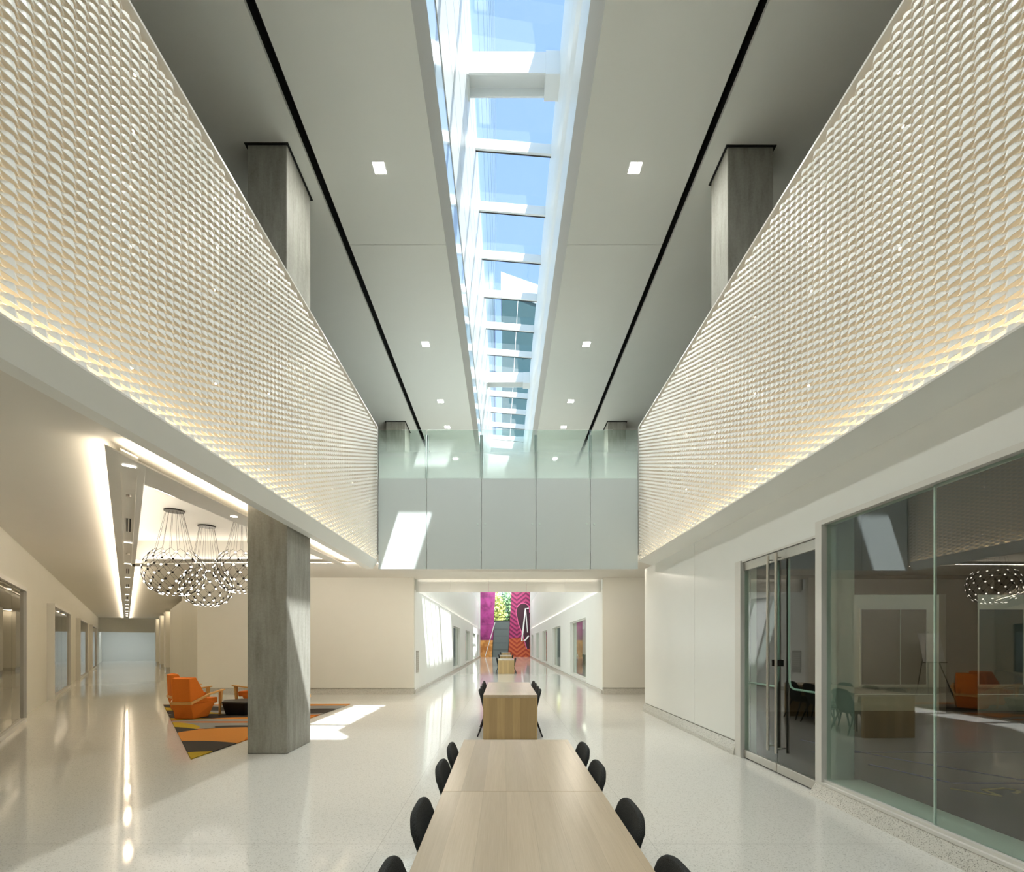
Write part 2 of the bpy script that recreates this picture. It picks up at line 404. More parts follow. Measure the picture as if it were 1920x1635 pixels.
for x, sg, side in ((SX0, -1, 'left'), (SX1, 1, 'right')):
    t = thing('lattice_screen', 'pearl white woven lattice screen along the %s upper wall of the atrium' % side, 'screen', (0,0,0), 0, 'backlit lattice screens')
    obj('lattice', lattice(x, sg, side), M['screen'], t)
    b = BM(); box(b, min(x,x+sg*.14), max(x,x+sg*.14), .6, YB, 6.585, 6.61); obj('top_rail', b, M['frame'], t)
    b = BM(); box(b, min(x,x+sg*.14), max(x,x+sg*.14), YB-.03, YB-.001, 3.53, 6.585); obj('end_rail', b, M['frame'], t)
    b = BM(); box(b, min(x,x+sg*.06), max(x,x+sg*.06), .6, YB-.03, 3.512, 3.53); obj('bottom_rail', b, M['frame'], t)
    xb = x+sg*.145
    b = BM(); box(b, min(xb,xb+sg*.04), max(xb,xb+sg*.04), -9, YB, 3.512, 6.60); struct('wall_upper_%s' % side, b, M['backing'])
    area('screen_backlight', (x+sg*.142, 5.55, 4.05), (-sg,0,0), 10.3, 1.0, 13, (1,.74,.45), (0,0,1))
    area('screen_backlight', (x+sg*.142, 5.55, 5.05), (-sg,0,0), 10.3, 1.0, 8.5, (1,.74,.45), (0,0,1))
    area('screen_backlight', (x+sg*.142, 5.55, 6.05), (-sg,0,0), 10.3, 1.0, 6, (1,.74,.45), (0,0,1))
    area('screen_led', (x+sg*.115, 5.55, 3.535), (-sg*.35,0,1), .03, 10.3, 20, (1,.76,.49))
    for iy in range(9):
        for iz in range(6):
            q = BM(); disc(q, (0,0,0), .011, .012, 8, (-sg,0,0))
            o = obj('led_node', q, M['node'], t); o.location = (x+sg*.045, 1.55+iy*1.08+random.uniform(-.03,.03), 3.80+iz*.47)
    b = BM(); box(b, min(x,x-sg*.0), max(x,x+sg*.0)+.001, -9, .6, 3.512, 6.61); b.free()
    b = BM(); box(b, min(x,x+sg*.05), max(x,x+sg*.05), -9, .59, 3.512, 6.61); struct('wall_upper_%s_plain' % side, b, M['wall'])
# bottom edges of the upper walls
b = BM(); extr(b, [(-2.9,3.511),(-3.02,3.337),(-3.16,3.337),(-3.16,3.511)], -9, YB); struct('trim_1', b, M['panel'])
b = BM(); extr(b, [(3.09,3.511),(3.40,3.42),(3.40,3.511)], -9, YB); struct('trim_2', b, M['panel'])
# upper floors, outer upper walls
b = BM(); box(b, -9.5, -3.16, -9, 62, 4.75, 4.95); struct('floor_upper_left', b, M['carpet'])
b = BM(); box(b, 3.35, 9.5, -9, 62, 4.75, 4.95); struct('floor_upper_right', b, M['carpet'])
for nm, x in (('wall_outer_left', -9.5), ('wall_outer_right', 9.5)):
    b = BM(); box(b, min(x,x+.1*(1 if x>0 else -1)), max(x,x+.1*(1 if x>0 else -1)), -9, 62, 4.95, ZC+.06); struct(nm, b, M['taupe'])
b = BM(); box(b, -9.6, 9.6, -9.15, -9, 0, 11.6); struct('wall_behind', b, M['wall'])

# ------------------------------------------------------------------ bridge
SE = [-2.895, -1.78, -.52, .735, 1.986, 3.085]
br = thing('footbridge', 'glass fronted footbridge crossing the atrium between the two lattice screens', 'footbridge', (0,0,0))
b = BM(); box(b, SX0, SX1, YB+.035, YR-.02, ZL+.02, DECK-.02); obj('deck', b, M['ceil'], br)
for i in range(5):
    b = BM(); box(b, SE[i]+.006, SE[i+1]-.006, YB, YB+.03, 3.337, DECK); obj('fascia_panel', b, M['fascia'], br, bevel=.004)
for xx in SE[2:5]:
    for dx in (-.085, .085):
        b = BM(); disc(b, (xx+dx, YB, 4.37), .022, .02, 14, (0,-1,0)); obj('fixing_knob', b, M['finglass'], br)
b = BM(); box(b, SX0, SX1, YB+.031, YB+.3, 3.337, 3.38); box(b, SX0, SX1, YB+.27, YB+.3, 3.337, ZL+.02); obj('soffit_lip', b, M['lowceil'], br)
RX = [-2.95, -1.756, -.507, .734, 2.0, 3.2]
for i in range(5):
    b = BM(); box(b, RX[i]+.003, RX[i+1]-.003, YR, YR+.03, 3.31, DECK); obj('rear_panel', b, M['panel'], br)
gr = thing('glass_balustrade', 'frosted glass balustrade on the front edge of the footbridge', 'balustrade', (0,0,0), 0, 'footbridge balustrades')
for i in range(5):
    b = BM(); box(b, SE[i]+.012, SE[i+1]-.012, YB+.004, YB+.022, DECK+.002, 6.54); obj('glass_pane', b, M['frit'], gr)
for xx in SE[1:5]:
    b = BM(); box(b, xx-.034, xx+.034, YB+.024, YB+.075, DECK+.002, 6.43); obj('fin_post', b, M['finglass'], gr)
g2 = thing('glass_balustrade', 'clear glass balustrade on the rear edge of the footbridge, beyond the front one', 'balustrade', (0,0,0), 0, 'footbridge balustrades')
for i in range(5):
    b = BM(); box(b, RX[i]+.012, RX[i+1]-.012, YR+.004, YR+.022, DECK+.002, 6.54); obj('glass_pane', b, M['glass'], g2)

# ------------------------------------------------------------------ concrete columns
def column(name, x0, x1, y0, y1, z0, z1, label, joint_top=True):
    t = thing(name, label, 'column', ((x0+x1)/2, (y0+y1)/2, z0), 0, 'square concrete columns'); t['kind'] = 'thing'
    cx, cyy = (x0+x1)/2, (y0+y1)/2
    b = BM(); box(b, x0-cx, x1-cx, y0-cyy, y1-cyy, 0, z1-z0); obj('shaft', b, M['concrete'], t, bevel=.012)
    if joint_top:
        b = BM(); box(b, x0-cx-.03, x1-cx+.03, y0-cyy-.03, y1-cyy+.03, z1-z0-.012, z1-z0-.001); obj('shadow_joint', b, M['black'], t)
column('concrete_column', -3.775, -3.19, 6.90, 7.735, 0, ZC-.001, 'tall concrete column standing on the terrazzo beside the orange rug')
column('concrete_column', 3.30, 3.98, 6.93, 7.48, 4.95, ZC-.001, 'concrete column rising behind the right lattice screen, nearer of the two there')
column('concrete_column', -3.90, -3.27, 15.5, 16.3, 4.95, ZC-.001, 'concrete column seen behind the glass balustrade beside the left lattice screen')
column('concrete_column', 3.43, 4.03, 15.5, 16.1, 4.95, ZC-.001, 'concrete column seen behind the glass balustrade beside the right lattice screen')

# ------------------------------------------------------------------ downlights
for side, xx in (('left', -1.92), ('right', 2.02)):
    for i, yy in enumerate((7.24, 11.5, 14.2, 15.9, -1.2, 3.0)):
        order = ('nearest', 'second', 'third', 'fourth')[i] if i < 4 else None
        if order:
            t = thing('square_downlight', '%s square downlight in the ceiling row %s of the skylight' % (order, side), 'downlight', (xx, yy, ZC), 0, 'square ceiling downlights')
            b = BM(); box(b, -.1, .1, -.1, .1, -.004, -.001); obj('trim_frame', b, M['white'], t)
            b = BM(); box(b, -.085, .085, -.085, .085, -.007, -.005); obj('lens', b, M['downlight'], t)
        area('downlight', (xx, yy, ZC-.012), (0,0,-1), .16, .16, 60, (.985,.985,.92))

for yy in (20, 25, 30, 35, 40, 45, 50, 55):
    for xx in (-1.92, 2.02): area('downlight', (xx, yy, ZC-.012), (0,0,-1), .16, .16, 64, (.985,.985,.93))  # extra lamps without fixtures, added to brighten the long corridor

# ------------------------------------------------------------------ lower level: cross corridor back wall and the long corridor
YW = 15.0
CL, CR = -2.88, 3.17
b = BM(); box(b, -9.8, CL, YW, YW+.15, .205, ZL); struct('wall_back_left', b, M['cream'])
b = BM(); box(b, -9.78, CL-.01, YW+.03, YW+.15, 0, .20); struct('baseboard_back_left', b, M['base'])
b = BM(); box(b, CR, 20, YW, YW+.15, .215, ZL); struct('wall_back_right', b, M['cream'])
b = BM(); box(b, CR+.01, 20, YW+.03, YW+.15, 0, .21); struct('baseboard_back_right', b, M['base'])
def long_wall(side, x, dx, bays, pts_z=(.19, 2.64)):
    b = BM(); y = YW+.151; x0, x1 = min(x,x+dx), max(x,x+dx)
    z0, z1 = pts_z
    for (a, c) in bays:
        box(b, x0, x1, y, a, .12, 3.36); box(b, x0, x1, a, c, z1, 3.36); y = c
    box(b, x0, x1, y, 56.98, .12, 3.36)
    struct('wall_corridor_%s' % side, b, M['wall'])
    b = BM(); xi = x-dx*.1
    box(b, min(xi,x+dx), max(xi,x+dx), YW+.151, 56.98, 0, .115); struct('baseboard_corridor_%s' % side, b, M['base'])
    for i, (a, c) in enumerate(bays):
        b = BM(); xm = x+dx*.55
        for (p, q, zz0, zz1) in ((a, a+.05, z0, z1), (c-.05, c, z0, z1), (a+.05, c-.05, z0, z0+.05), (a+.05, c-.05, z1-.05, z1)):
            box(b, min(xm-.04,xm+.04), max(xm-.04,xm+.04), p, q, zz0, zz1)
        w = struct('window_%d' % ((3 if side == 'left' else 8)+i), b, M['frame'])
        b = BM(); box(b, xm-.006, xm+.006, a+.05, c-.05, z0+.05, z1-.05); obj('pane', b, M['shopglass'], w)
        b = BM(); box(b, min(x-dx*.05,x+dx), max(x-dx*.05,x+dx), a, c, .12, z0); obj('sill', b, M['frame'], w)
long_wall('left', CL, -.3, [(26.7,30.9),(35.2,39.4),(43.7,47.9),(50.5,54)])
long_wall('right', CR, .3, [(18.2,22.5),(26.4,30.6),(34.6,38.8),(42.8,47.2),(51,54.5)])
# upper parapets over the corridor with a lit ledge
for nm, x0, x1 in (('wall_parapet_left', -3.22, -3.06), ('wall_parapet_right', 3.26, 3.42)):
    b = BM(); box(b, x0, x1, YR+.035, 56.5, 3.361, 6.6); struct(nm, b, M['wall'])
area('parapet_cove_left', (-2.96, 36, 3.40), (-.6,0,1), .04, 40, 26, WARMW)
area('parapet_cove_right', (3.22, 36, 3.40), (.3,0,1), .04, 40, 26, WARMW)
# rooms behind the corridor windows
for nm, x0, x1 in (('wall_room_left', -7.2, -7.0), ('wall_room_right', 7.0, 7.2)):
    b = BM(); box(b, x0, x1, YW+.151, 57, 0, ZL); struct(nm, b, M['cream'])
b = BM(); box(b, 3.48, 7.2, YW+.151, 57, ZL, ZL+.1); struct('ceiling_room_right', b, M['lowceil'])
b = BM(); box(b, 6.0, 7.2, YW+.2, 57, -.02, 0); struct('floor_room_right', b, M['floor'])
for yy in (20, 29, 37, 45): area('room_light', (5.2, yy, 3.6), (0,0,-1), .6, 1.8, 30, WARMW); area('room_light', (-5.2, yy+.6, 3.6), (0,0,-1), .6, 1.8, 24, WARMW)
# furniture glimpsed through the corridor windows
for (xx, yy, lab) in ((4.6, 21.2, 'green desk standing behind the nearest right corridor window'), (4.5, 29.4, 'green desk standing behind the second right corridor window'), (-4.4, 29.6, 'green desk standing behind the first left corridor window')):
    t = thing('desk', lab, 'desk', (xx, yy, 0), 0, 'desks in the corridor rooms')
    b = BM(); box(b, -.4, .4, -.8, .8, .72, .76); obj('top', b, M['woodend'], t)
    b = BM(); box(b, -.36, .36, -.75, -.3, .0, .719); obj('pedestal', b, M['teal'], t)
    for sx in (-.34, .34):
        b = BM(); box(b, sx-.025, sx+.025, .7, .75, 0, .719); obj('leg', b, M['legblack'], t)

# lower ceilings
A_, B_, C_ = (-4.47,5.8), (-9.3,11.65), (-4.2,11.65)
b = BM()
for pp in ([(-48,-9),(-3.161,-9),(-3.161,5.8),A_,B_,(-48,11.65)], [A_,(-3.161,5.8),(-3.161,6.89),(-4.42,6.89)], [(-4.42,6.89),(-3.785,6.89),(-3.785,7.745),(-4.38,7.745)], [(-3.18,6.89),(-3.161,6.89),(-3.161,7.745),(-3.18,7.745)], [(-4.38,7.745),(-3.161,7.745),(-3.161,11.65),C_], [(-48,11.65),(-3.161,11.65),(-3.161,57),(-48,57)]):
    poly(b, [(p[0],p[1],ZL) for p in pp][::-1])
CZ = 4.18
T3 = [A_, C_, B_]
for i in range(3):
    p, q = T3[i], T3[(i+1)%3]
    poly(b, [(p[0],p[1],ZL),(q[0],q[1],ZL),(q[0],q[1],CZ),(p[0],p[1],CZ)])
poly(b, [(p[0],p[1],CZ) for p in T3])
struct('ceiling_lower_left', b, M['lowceil'], recalc=False)
b = BM(); poly(b, [(-3.161,YB+.3,ZL),(-3.161,YR,ZL),(20,YR,ZL),(20,YB+.3,ZL)]); struct('ceiling_cross_corridor', b, M['lowceil'], recalc=False)
b = BM(); box(b, -3.161, -3.155, -9, YB+.3, 3.5, ZL+.02); struct('trim_3', b, M['lowceil'])
area('cross_cove', (.13, YR-.06, 3.66), (0,.4,1), 5.9, .03, 1.3, WARMW)
area('cross_fill', (-5.6, 12.15, 3.66), (0,1,-.3), 5, .06, 34, WARMW); area('cross_fill', (3.6, 11.2, 3.60), (0,1,-.3), 3, .06, 24, WARMW); area('cross_down_a', (-1.6, 13.0, ZL-.02), (0,0,-1), .2, .2, 46, WARMW); area('cross_down_b', (1.9, 13.0, ZL-.02), (0,0,-1), .2, .2, 46, WARMW)  # first two: added fill lamps, hidden, to brighten the cream back walls

# dropped soffit bands with hidden cove lights
ZS = 3.60
rib = thing('service_strip', 'long white dropped ceiling strip running down the left hall', 'ceiling strip', (0,0,0))
b = BM(); h2 = lambda *q: [H(*p)[:2] for p in q]
prism(b, h2((6.17,-.17),(6.32,-.05),(49.5,-.05),(49.5,-.17)), ZS, ZS+.02); prism(b, h2((6.51,.10),(6.59,.17),(49.5,.17),(49.5,.10)), ZS, ZS+.02)
prism(b, h2((6.32,-.05),(6.51,.10),(7.0,.10),(7.0,-.05)), ZS, ZS+.06); hbox(b, 7.0, 49.5, -.05, .10, ZS+.05, ZS+.07)
obj('strip_body', b, M['frame'], rib)
for s in [6.68]+[12.05+3.18*k for k in range(11)]:
    zz = ZS-.049 if s < 7 else ZS
    b = BM(); hbox(b, s-.02, s+.02, -.035, .085, zz+.040, zz+.0485); obj('light_bar', b, M['led'], rib)
for s in (9.75, 10.3, 16.3, 20.5, 26.0, 30.4, 35, 41):
    for v in (0.0, .04):
        if s == 10.3: continue
        b = BM(); hbox(b, s, s+1.1, v, v+.018, ZS+.042, ZS+.0495); obj('air_slot', b, M['black'], rib)
for s in (8.2, 13.5, 22.6, 28.4):
    b = BM(); disc(b, H(s,.025,ZS+.02), .03, .029, 12); obj('sprinkler_cap', b, M['steel'], rib)
band = thing('soffit_band', 'white dropped ceiling band framing the lit triangle above the orange rug', 'ceiling band', (0,0,0))
b = BM(); prism(b, [H(6.595,.172)[:2],(-4.0,12.05),(-4.2,12.05),(-4.2,11.65),(-4.475,5.84)], ZS, ZS+.02); obj('long_band', b, M['frame'], band)
b = BM(); prism(b, [(-4.21,11.65),(-4.21,12.05),(-9.5,12.05),(-9.25,11.65)], ZS, ZS+.02); obj('cross_band', b, M['frame'], band)
for (xx, yy) in ((-4.2, 7.3), (-4.15, 9.6)):
    b = BM(); disc(b, (xx,yy,ZS-.004), .05, .004, 16); obj('downlight_lens', b, M['led'], band)
def along(p, q): return (Vector(q)-Vector(p)).length, (Vector(q)-Vector(p)).normalized(), (Vector(p)+Vector(q))/2
# cove lights lying on top of the bands
def cove(p, q, d, power, col=(1,.84,.63), w=.035):
    L, dr, mid = along(p, q); area('cove_light', mid, d, w, L, power, col, dr)
cove(H(6.4,-.20,ZS+.025), H(49,-.20,ZS+.025), -V*.8+Vector((0,0,1)), 120)
cove(H(14.9,.20,ZS+.025), H(49,.20,ZS+.025), V*.8+Vector((0,0,1)), 105)
cove((-3.96,4.9,ZS+.025), (-3.96,11.9,ZS+.025), (.35,0,1), 40)
cove((-4.5,6.0,ZS+.04), (-4.24,11.6,ZS+.04), (-.5,0,1), 15, WARMW)
cove(H(7.6,.21,ZS+.04), H(14.6,.21,ZS+.04), V*.5+Vector((0,0,1)), 24, WARMW)
cove((-9.0,11.60,ZS+.04), (-4.3,11.60,ZS+.04), (0,-.5,1), 17, WARMW)
for s in (6.6, 12.05, 15.2, 18.4, 21.6, 24.8, 28, 31.1, 34.3, 37.5, 40.7, 43.8):
    area('strip_downlight', H(s,.025,ZS+.03), (0,0,-1), .1, .1, 13, WARM)

# left hall walls
VL = -1.77
BAYS = [(8.8,13.8),(18.6,23.6),(28.4,33.4),(38.2,43.2)]
b = BM(); s = 5.0
for a, c in BAYS:
    hbox(b, s, a, VL-.12, VL, .0, ZL); hbox(b, a, c, VL-.12, VL, 2.78, ZL); s = c
hbox(b, s, 57, VL-.12, VL, 0, ZL); struct('wall_hall_left', b, M['cream'])
for i, (a, c) in enumerate(BAYS):
    vf = VL+.165
    b = BM(); hbox(b, a, a+.06, VL-.1, vf, .0, 2.78); hbox(b, c-.06, c, VL-.1, vf, 0, 2.78); hbox(b, a+.06, c-.06, VL-.1, vf, 2.70, 2.78); hbox(b, a+.06, c-.06, VL-.1, vf, 0, .09)
    w = struct('window_%d' % (14+i), b, M['frame'])
    for k in range(4):
        p = a+.06+(c-a-.12)*k/4; q = p+(c-a-.12)/4-.008
        b = BM(); hbox(b, p, q, vf-.06, vf-.048, .09, 2.70); obj('pane', b, M['darkglass'], w)
# room behind the hall storefronts
b = BM(); hbox(b, 5, 50, VL-4.2, VL-4.1, 0, ZL); hbox(b, 5, 5.1, VL-4.1, VL-.12, 0, ZL); struct('wall_shop_back', b, M['cream'])
b = BM()
for k in range(5): hbox(b, 14.6+k*9.8, 15.6+k*9.8, VL-4.09, VL-.13, 0, ZL-.002)
struct('wall_shop_partition', b, M['cream'])
for s in (11.5, 21, 31, 41): area('shop_light', H(s, VL-2, 3.6), (0,0,-1), .4, 1.5, 10, WARM)
b = BM(); box(b, -4.6, -4.5, -9, 2.7, 0, ZL); struct('wall_left_near', b, M['wall'])
# right side of the hall
VR = 1.82
b = BM(); hbox(b, 17.83, 24.0, VR, VR+.2, .2, ZL); struct('wall_hall_right', b, M['cream'])
b = BM(); hbox(b, 17.85, 24.0, VR+.03, VR+.2, 0, .195); struct('baseboard_hall_right', b, M['base'])
b = BM(); hbox(b, 24.01, 30.7, VR, VR+.6, 0, 3.43); struct('wall_hall_pier_1', b, M['cream'])
b = BM(); hbox(b, 24.01, 57, VR+.75, VR+.9, 0, ZL); struct('wall_hall_recess', b, M['cream'])
for i, s in enumerate((34.6, 40.0, 46.0)):
    b = BM(); hbox(b, s, s+1.6, VR, VR+.6, .2, 3.55); struct('wall_hall_pier_%d' % (i+2), b, M['cream'])
    b = BM(); hbox(b, s+.03, s+1.57, VR+.03, VR+.57, 0, .195); struct('baseboard_hall_pier_%d' % (i+2), b, M['base'])
    area('pier_cove', H(s-.3, VR+.3, 3.6), (0,0,-1), .3, .3, 5, WARM)
b = BM(); hbox(b, 50.0, 50.4, VL, VR+.75, 2.58, ZL); struct('wall_hall_lintel', b, M['cream'])
b = BM(); hbox(b, 57, 57.2, VL-.5, VR+1.2, 0, ZL); struct('wall_hall_end', b, M['panel'])
area('hall_end_light', H(53.5, 0, 3.6), (0,0,-1), 1.5, 1.5, 60, (.86,.95,1.0))

# ------------------------------------------------------------------ far mural wall
YM = 57.0
def zig():
    n = N('pink_chevron_relief_paint'); p = n.pos(); x = n.xyz(p)
    k = n.math('ABSOLUTE', n.math('SUBTRACT', n.math('MODULO', n.math('ADD', x[0], 9.45), 2.2), 1.1))
    f = n.math('FRACT', n.math('ADD', n.math('MULTIPLY', x[2], 1.9), n.math('MULTIPLY', k, 1.5)))
    pk = n.ramp(f, [(0,(.48,.05,.18)),(.45,(.40,.03,.14)),(.62,(.12,.008,.06)),(.95,(.20,.01,.08))])
    orr = n.ramp(f, [(0,(.58,.15,.05)),(.45,(.50,.10,.03)),(.62,(.30,.03,.01)),(.95,(.42,.05,.02))])
    low = n.math('LESS_THAN', n.math('ADD', x[2], n.math('MULTIPLY', n.noise(p, .6, 2), .9)), 2.7)
    return n.bsdf(n.mix(low, pk, orr), .55)
def magenta():
    n = N('magenta_mural_paint'); p = n.pos(); x = n.xyz(p)
    q = n.noise(p, .9, 3)
    mg = n.ramp(q, [(.35,(.20,.015,.12)),(.5,(.36,.04,.22)),(.7,(.44,.07,.28))])
    og = n.ramp(n.noise(p, 1.3, 3), [(.4,(.45,.17,.03)),(.6,(.75,.38,.10))])
    line = n.math('LESS_THAN', n.math('ABSOLUTE', n.math('SUBTRACT', n.math('MODULO', x[2], 1.7), .5)), .04)
    c = n.mix(n.math('LESS_THAN', x[2], 2.05), mg, og)
    c = n.mix(n.math('MULTIPLY', line, .5), c, (.15,.02,.12))
    return n.bsdf(c, .55)
def slab(name, quad_xz, y0, y1, m, **k):
    b = BM(); hexa(b, [(quad_xz[0][0],y0,quad_xz[0][1]),(quad_xz[1][0],y0,quad_xz[1][1]),(quad_xz[1][0],y1,quad_xz[1][1]),(quad_xz[0][0],y1,quad_xz[0][1]),
                       (quad_xz[3][0],y0,quad_xz[3][1]),(quad_xz[2][0],y0,quad_xz[2][1]),(quad_xz[2][0],y1,quad_xz[2][1]),(quad_xz[3][0],y1,quad_xz[3][1])])
    return obj(name, b, m, **k)
o = slab('mural_panel', [(-2.87,0),(-1.46,0),(-1.0,8.9),(-2.87,8.9)], YM, YM+.3, magenta()); tag(o, 'magenta mural panel with an orange foot on the far corridor wall', 'mural')
mz = thing('mural_panel', 'pink chevron mural panel with an orange foot on the far corridor wall', 'mural', (0,YM,0))
slab('painted_field', [(.52,0),(3.16,0),(3.16,8.9),(.95,8.9)], 0, .3, zig(), parent=mz)
drop = [(2.0+.9*math.cos(a)*(1 if math.sin(a) > 0 else 1), 5.4+1.15*math.sin(a)) for a in [math.pi*k/10 for k in range(11)]]
drop = [(min(p[0]+.35, 3.1), p[1]) for p in drop]
out = drop + [(1.75,4.0),(2.3,2.6),(2.75,1.0),(3.1,1.0),(3.1,4.0)]
def shape(pts, y0, y1):
    b = BM(); a = [b.verts.new((p[0],y0,p[1])) for p in pts]; c = [b.verts.new((p[0],y1,p[1])) for p in pts]; n = len(pts)
    b.faces.new(a); b.faces.new(c[::-1])
    for i in range(n): b.faces.new((a[i],c[i],c[(i+1)%n],a[(i+1)%n]))
    return b
obj('dark_teardrop', shape(out, -.03, -.001), plain('dark_plum_paint', (.05,.012,.025), .6), mz)
b = BM(); tube(b, [(p[0],-.05,p[1]) for p in out[:14]], .06, 6); obj('pink_outline', b, plain('pink_outline_paint', (.75,.15,.35), .5), mz)
b = BM(); tube(b, [(3.0,-.16,5.9),(2.62,-.16,5.9),(2.15,-.16,1.95),(2.6,-.16,2.05),(3.0,-.16,2.6)], .1, 6); tube(b, [(2.62,-.16,5.9),(2.85,-.16,3.0)], .06, 6)
obj('white_line_figure', b, M['white'], mz)
b = BM(); box(b, 3.17, 9.5, YM, YM+.3, 0, 8.95); box(b, -9.5, -2.88, YM, YM+.3, 0, 8.95); struct('wall_far', b, M['wall'])
b = BM(); tube(b, [(-1.75,YM-.12,1.9),(-1.1,YM-.12,4.2)], .05, 6); tube(b, [(-2.3,YM-.12,.05),(-1.75,YM-.12,1.9)], .05, 6)
o = obj('diagonal_rod', b, M['white']); tag(o, 'white rod leaning against the magenta mural panel', 'rod')
dr_ = thing('door_1', 'grey panelled door filling the gap between the two mural panels', 'door', (0,YM,0)); dr_['kind'] = 'structure'
slab('leaf', [(-1.40,0),(.46,0),(.72,4.35),(-1.17,4.35)], .1, .2, plain('grey_door_paint', (.13,.16,.16), .45, scale=3), parent=dr_)
b = BM()
for k in range(1,5): box(b, -1.30, .5, .085, .1, k*.85, k*.85+.03)
obj('panel_joint', b, M['black'], dr_)
b = BM(); box(b, -1.7, 1.2, .31, .36, 0, 4.40); obj('surround', b, M['darkmetal'], dr_)
b = BM(); box(b, -1.5, .95, YM+.05, YM+.13, 4.36, 4.46); box(b, -1.3, 1.0, YM+.05, YM+.13, 4.80, 4.86)
for xx in (-.3, .1, .5): box(b, xx-.02, xx+.02, YM+.06, YM+.12, 4.46, 4.80)
wf = struct('window_20', b, M['darkmetal'])
b = BM(); box(b, -1.3, 1.0, YM+.14, YM+.15, 4.46, 9.0); obj('pane', b, M['skyglass'], wf)
# garden behind the far window
b = BM(); box(b, -30, 30, YM+.5, 110, -.3, -.05); struct('ground_outside', b, plain('dry_lawn', (.30,.30,.12), .9, scale=2, var=.4))
def tree(label, x, y, h, r, col):
    t = thing('leafy_tree', label, 'tree', (x, y, -.05), 0, 'trees outside the far window')
    b = BM(); tube(b, [(0,0,0),(.1,0,h*.35),(-.05,.05,h*.7)], .16, 7, .07); obj('trunk', b, plain('bark', (.12,.09,.06), .9), t)
    b = BM()
    for _ in range(2600):
        d = Vector((random.gauss(0,1),random.gauss(0,1),random.gauss(0,1))).normalized()*r*random.uniform(.35,1)
        c = Vector((0,0,h*.62))+Vector((d.x,d.y,d.z*1.5)); a = random.uniform(.08,.17)
        e1 = Vector((random.gauss(0,1),random.gauss(0,1),random.gauss(0,1))).normalized(); e2 = e1.orthogonal().normalized()
        poly(b, [c-e1*a*1.5, c+e2*a, c+e1*a*1.5, c-e2*a])
    n = N('leaf_'+str(col)); c = n.mix(n.noise(n.obj(), 3, 3), tuple(v*.6 for v in col), col); n.bsdf(c, .6)
    obj('foliage', b, n.m, t, recalc=False)
tree('yellow green tree seen at the left of the far window', -2.0, 68, 10, 2.3, (.55,.58,.14))
tree('dark green tree seen at the middle of the far window', .7, 73.5, 11, 2.4, (.22,.38,.16))
tree('pale green tree seen at the right of the far window', 3.2, 79, 11, 2.6, (.55,.62,.22))
area('mural_wash', (0,53.0,8.6), (0,.8,-1), 4, .3, 170, COOL)

# wall grille on the corridor wall
t = thing('wall_grille', 'slim metal grille at knee height on the left corridor wall', 'grille', (CL,15.6,1.03))
b = BM(); box(b, 0, .012, -.24, .24, -.36, .36); obj('plate', b, M['steel'], t)
b = BM()
for k in range(9): box(b, .0125, .018, -.2, .2, -.3+k*.07, -.27+k*.07)
obj('slats', b, M['frame'], t)

# ------------------------------------------------------------------ right wall: panels, glass doors, storefront window
XR = 3.40
b = BM(); box(b, XR, XR+.1, 8.384, 11.33, .2, 3.42); box(b, XR+.001, XR+.1, 6.84, 8.376, .2, 3.42); box(b, XR, XR+.1, 5.07, 6.84, 2.80, 3.42); box(b, XR, XR+.1, -9, 5.07, 2.93, 3.42)
box(b, XR+.03, XR+.1, 6.84, 11.33, .185, .2); box(b, XR+.02, XR+.1, 8.376, 8.384, .2, 3.42); box(b, XR, XR+.1, -9, -2.5, .12, 2.93)
struct('wall_right', b, M['panel'])
b = BM(); extr(b, [(3.335,0),(3.345,.06),(3.39,.185),(3.48,.185),(3.48,0)], 6.84, 11.33); struct('baseboard_right', b, M['base'])
b = BM(); extr(b, [(3.28,0),(3.30,.035),(3.36,.126),(3.50,.126),(3.50,0)], -2.5, 5.06); struct('baseboard_window', b, M['base'])
# door frame and the two glass leaves
b = BM(); box(b, 3.365, 3.50, 6.68, 6.838, 0, 2.80); box(b, 3.385, 3.50, 5.07, 6.68, 2.775, 2.80)
d0 = struct('door_2', b, M['frame'])
b = BM(); box(b, 3.36, 3.52, 4.97, 5.068, 0, 2.93); obj('frame', b, M['frame'], d0)
for (ya, yb_, bar, sgn) in ((5.875, 6.675, 5.96, 1), (5.075, 5.865, 5.78, -1)):
    lf = BM(); box(lf, 3.424, 3.436, ya, yb_, .12, 2.66); L = obj('glass_leaf', lf, M['shopglass'], d0)
    r_ = BM(); box(r_, 3.408, 3.452, ya, yb_, .012, .122); obj('rail', r_, M['steel'], L, bevel=.008)
    r_ = BM(); box(r_, 3.408, 3.452, ya, yb_, 2.655, 2.77); obj('rail', r_, M['steel'], L, bevel=.004)
    h_ = BM(); tube(h_, [(3.35,bar,.27),(3.35,bar,2.74)], .017, 12)
    for zz in (.33, 2.68): tube(h_, [(3.35,bar,zz),(3.424,bar,zz)], .010, 8)
    obj('pull_handle', h_, M['steel'], L)
    hy = yb_-.08 if sgn > 0 else ya+.05
    e_ = BM(); ey = bar-sgn*.05
    tube(e_, [(3.436,hy,1.07),(3.50,hy,1.07),(3.50,bar+sgn*.12,1.07),(3.50,bar+sgn*.06,1.09),(3.50,bar+sgn*.03,1.15),(3.50,bar+sgn*.02,1.35),(3.50,bar+sgn*.02,2.66)], .013, 8)
    obj('push_bar', e_, M['finglass'], L, smooth=True)
    k_ = BM(); box(k_, 3.38, 3.47, bar-sgn*.10-.045, bar-sgn*.10+.045, 1.34, 1.42); obj('lock_case', k_, M['darkmetal'], L, bevel=.004)
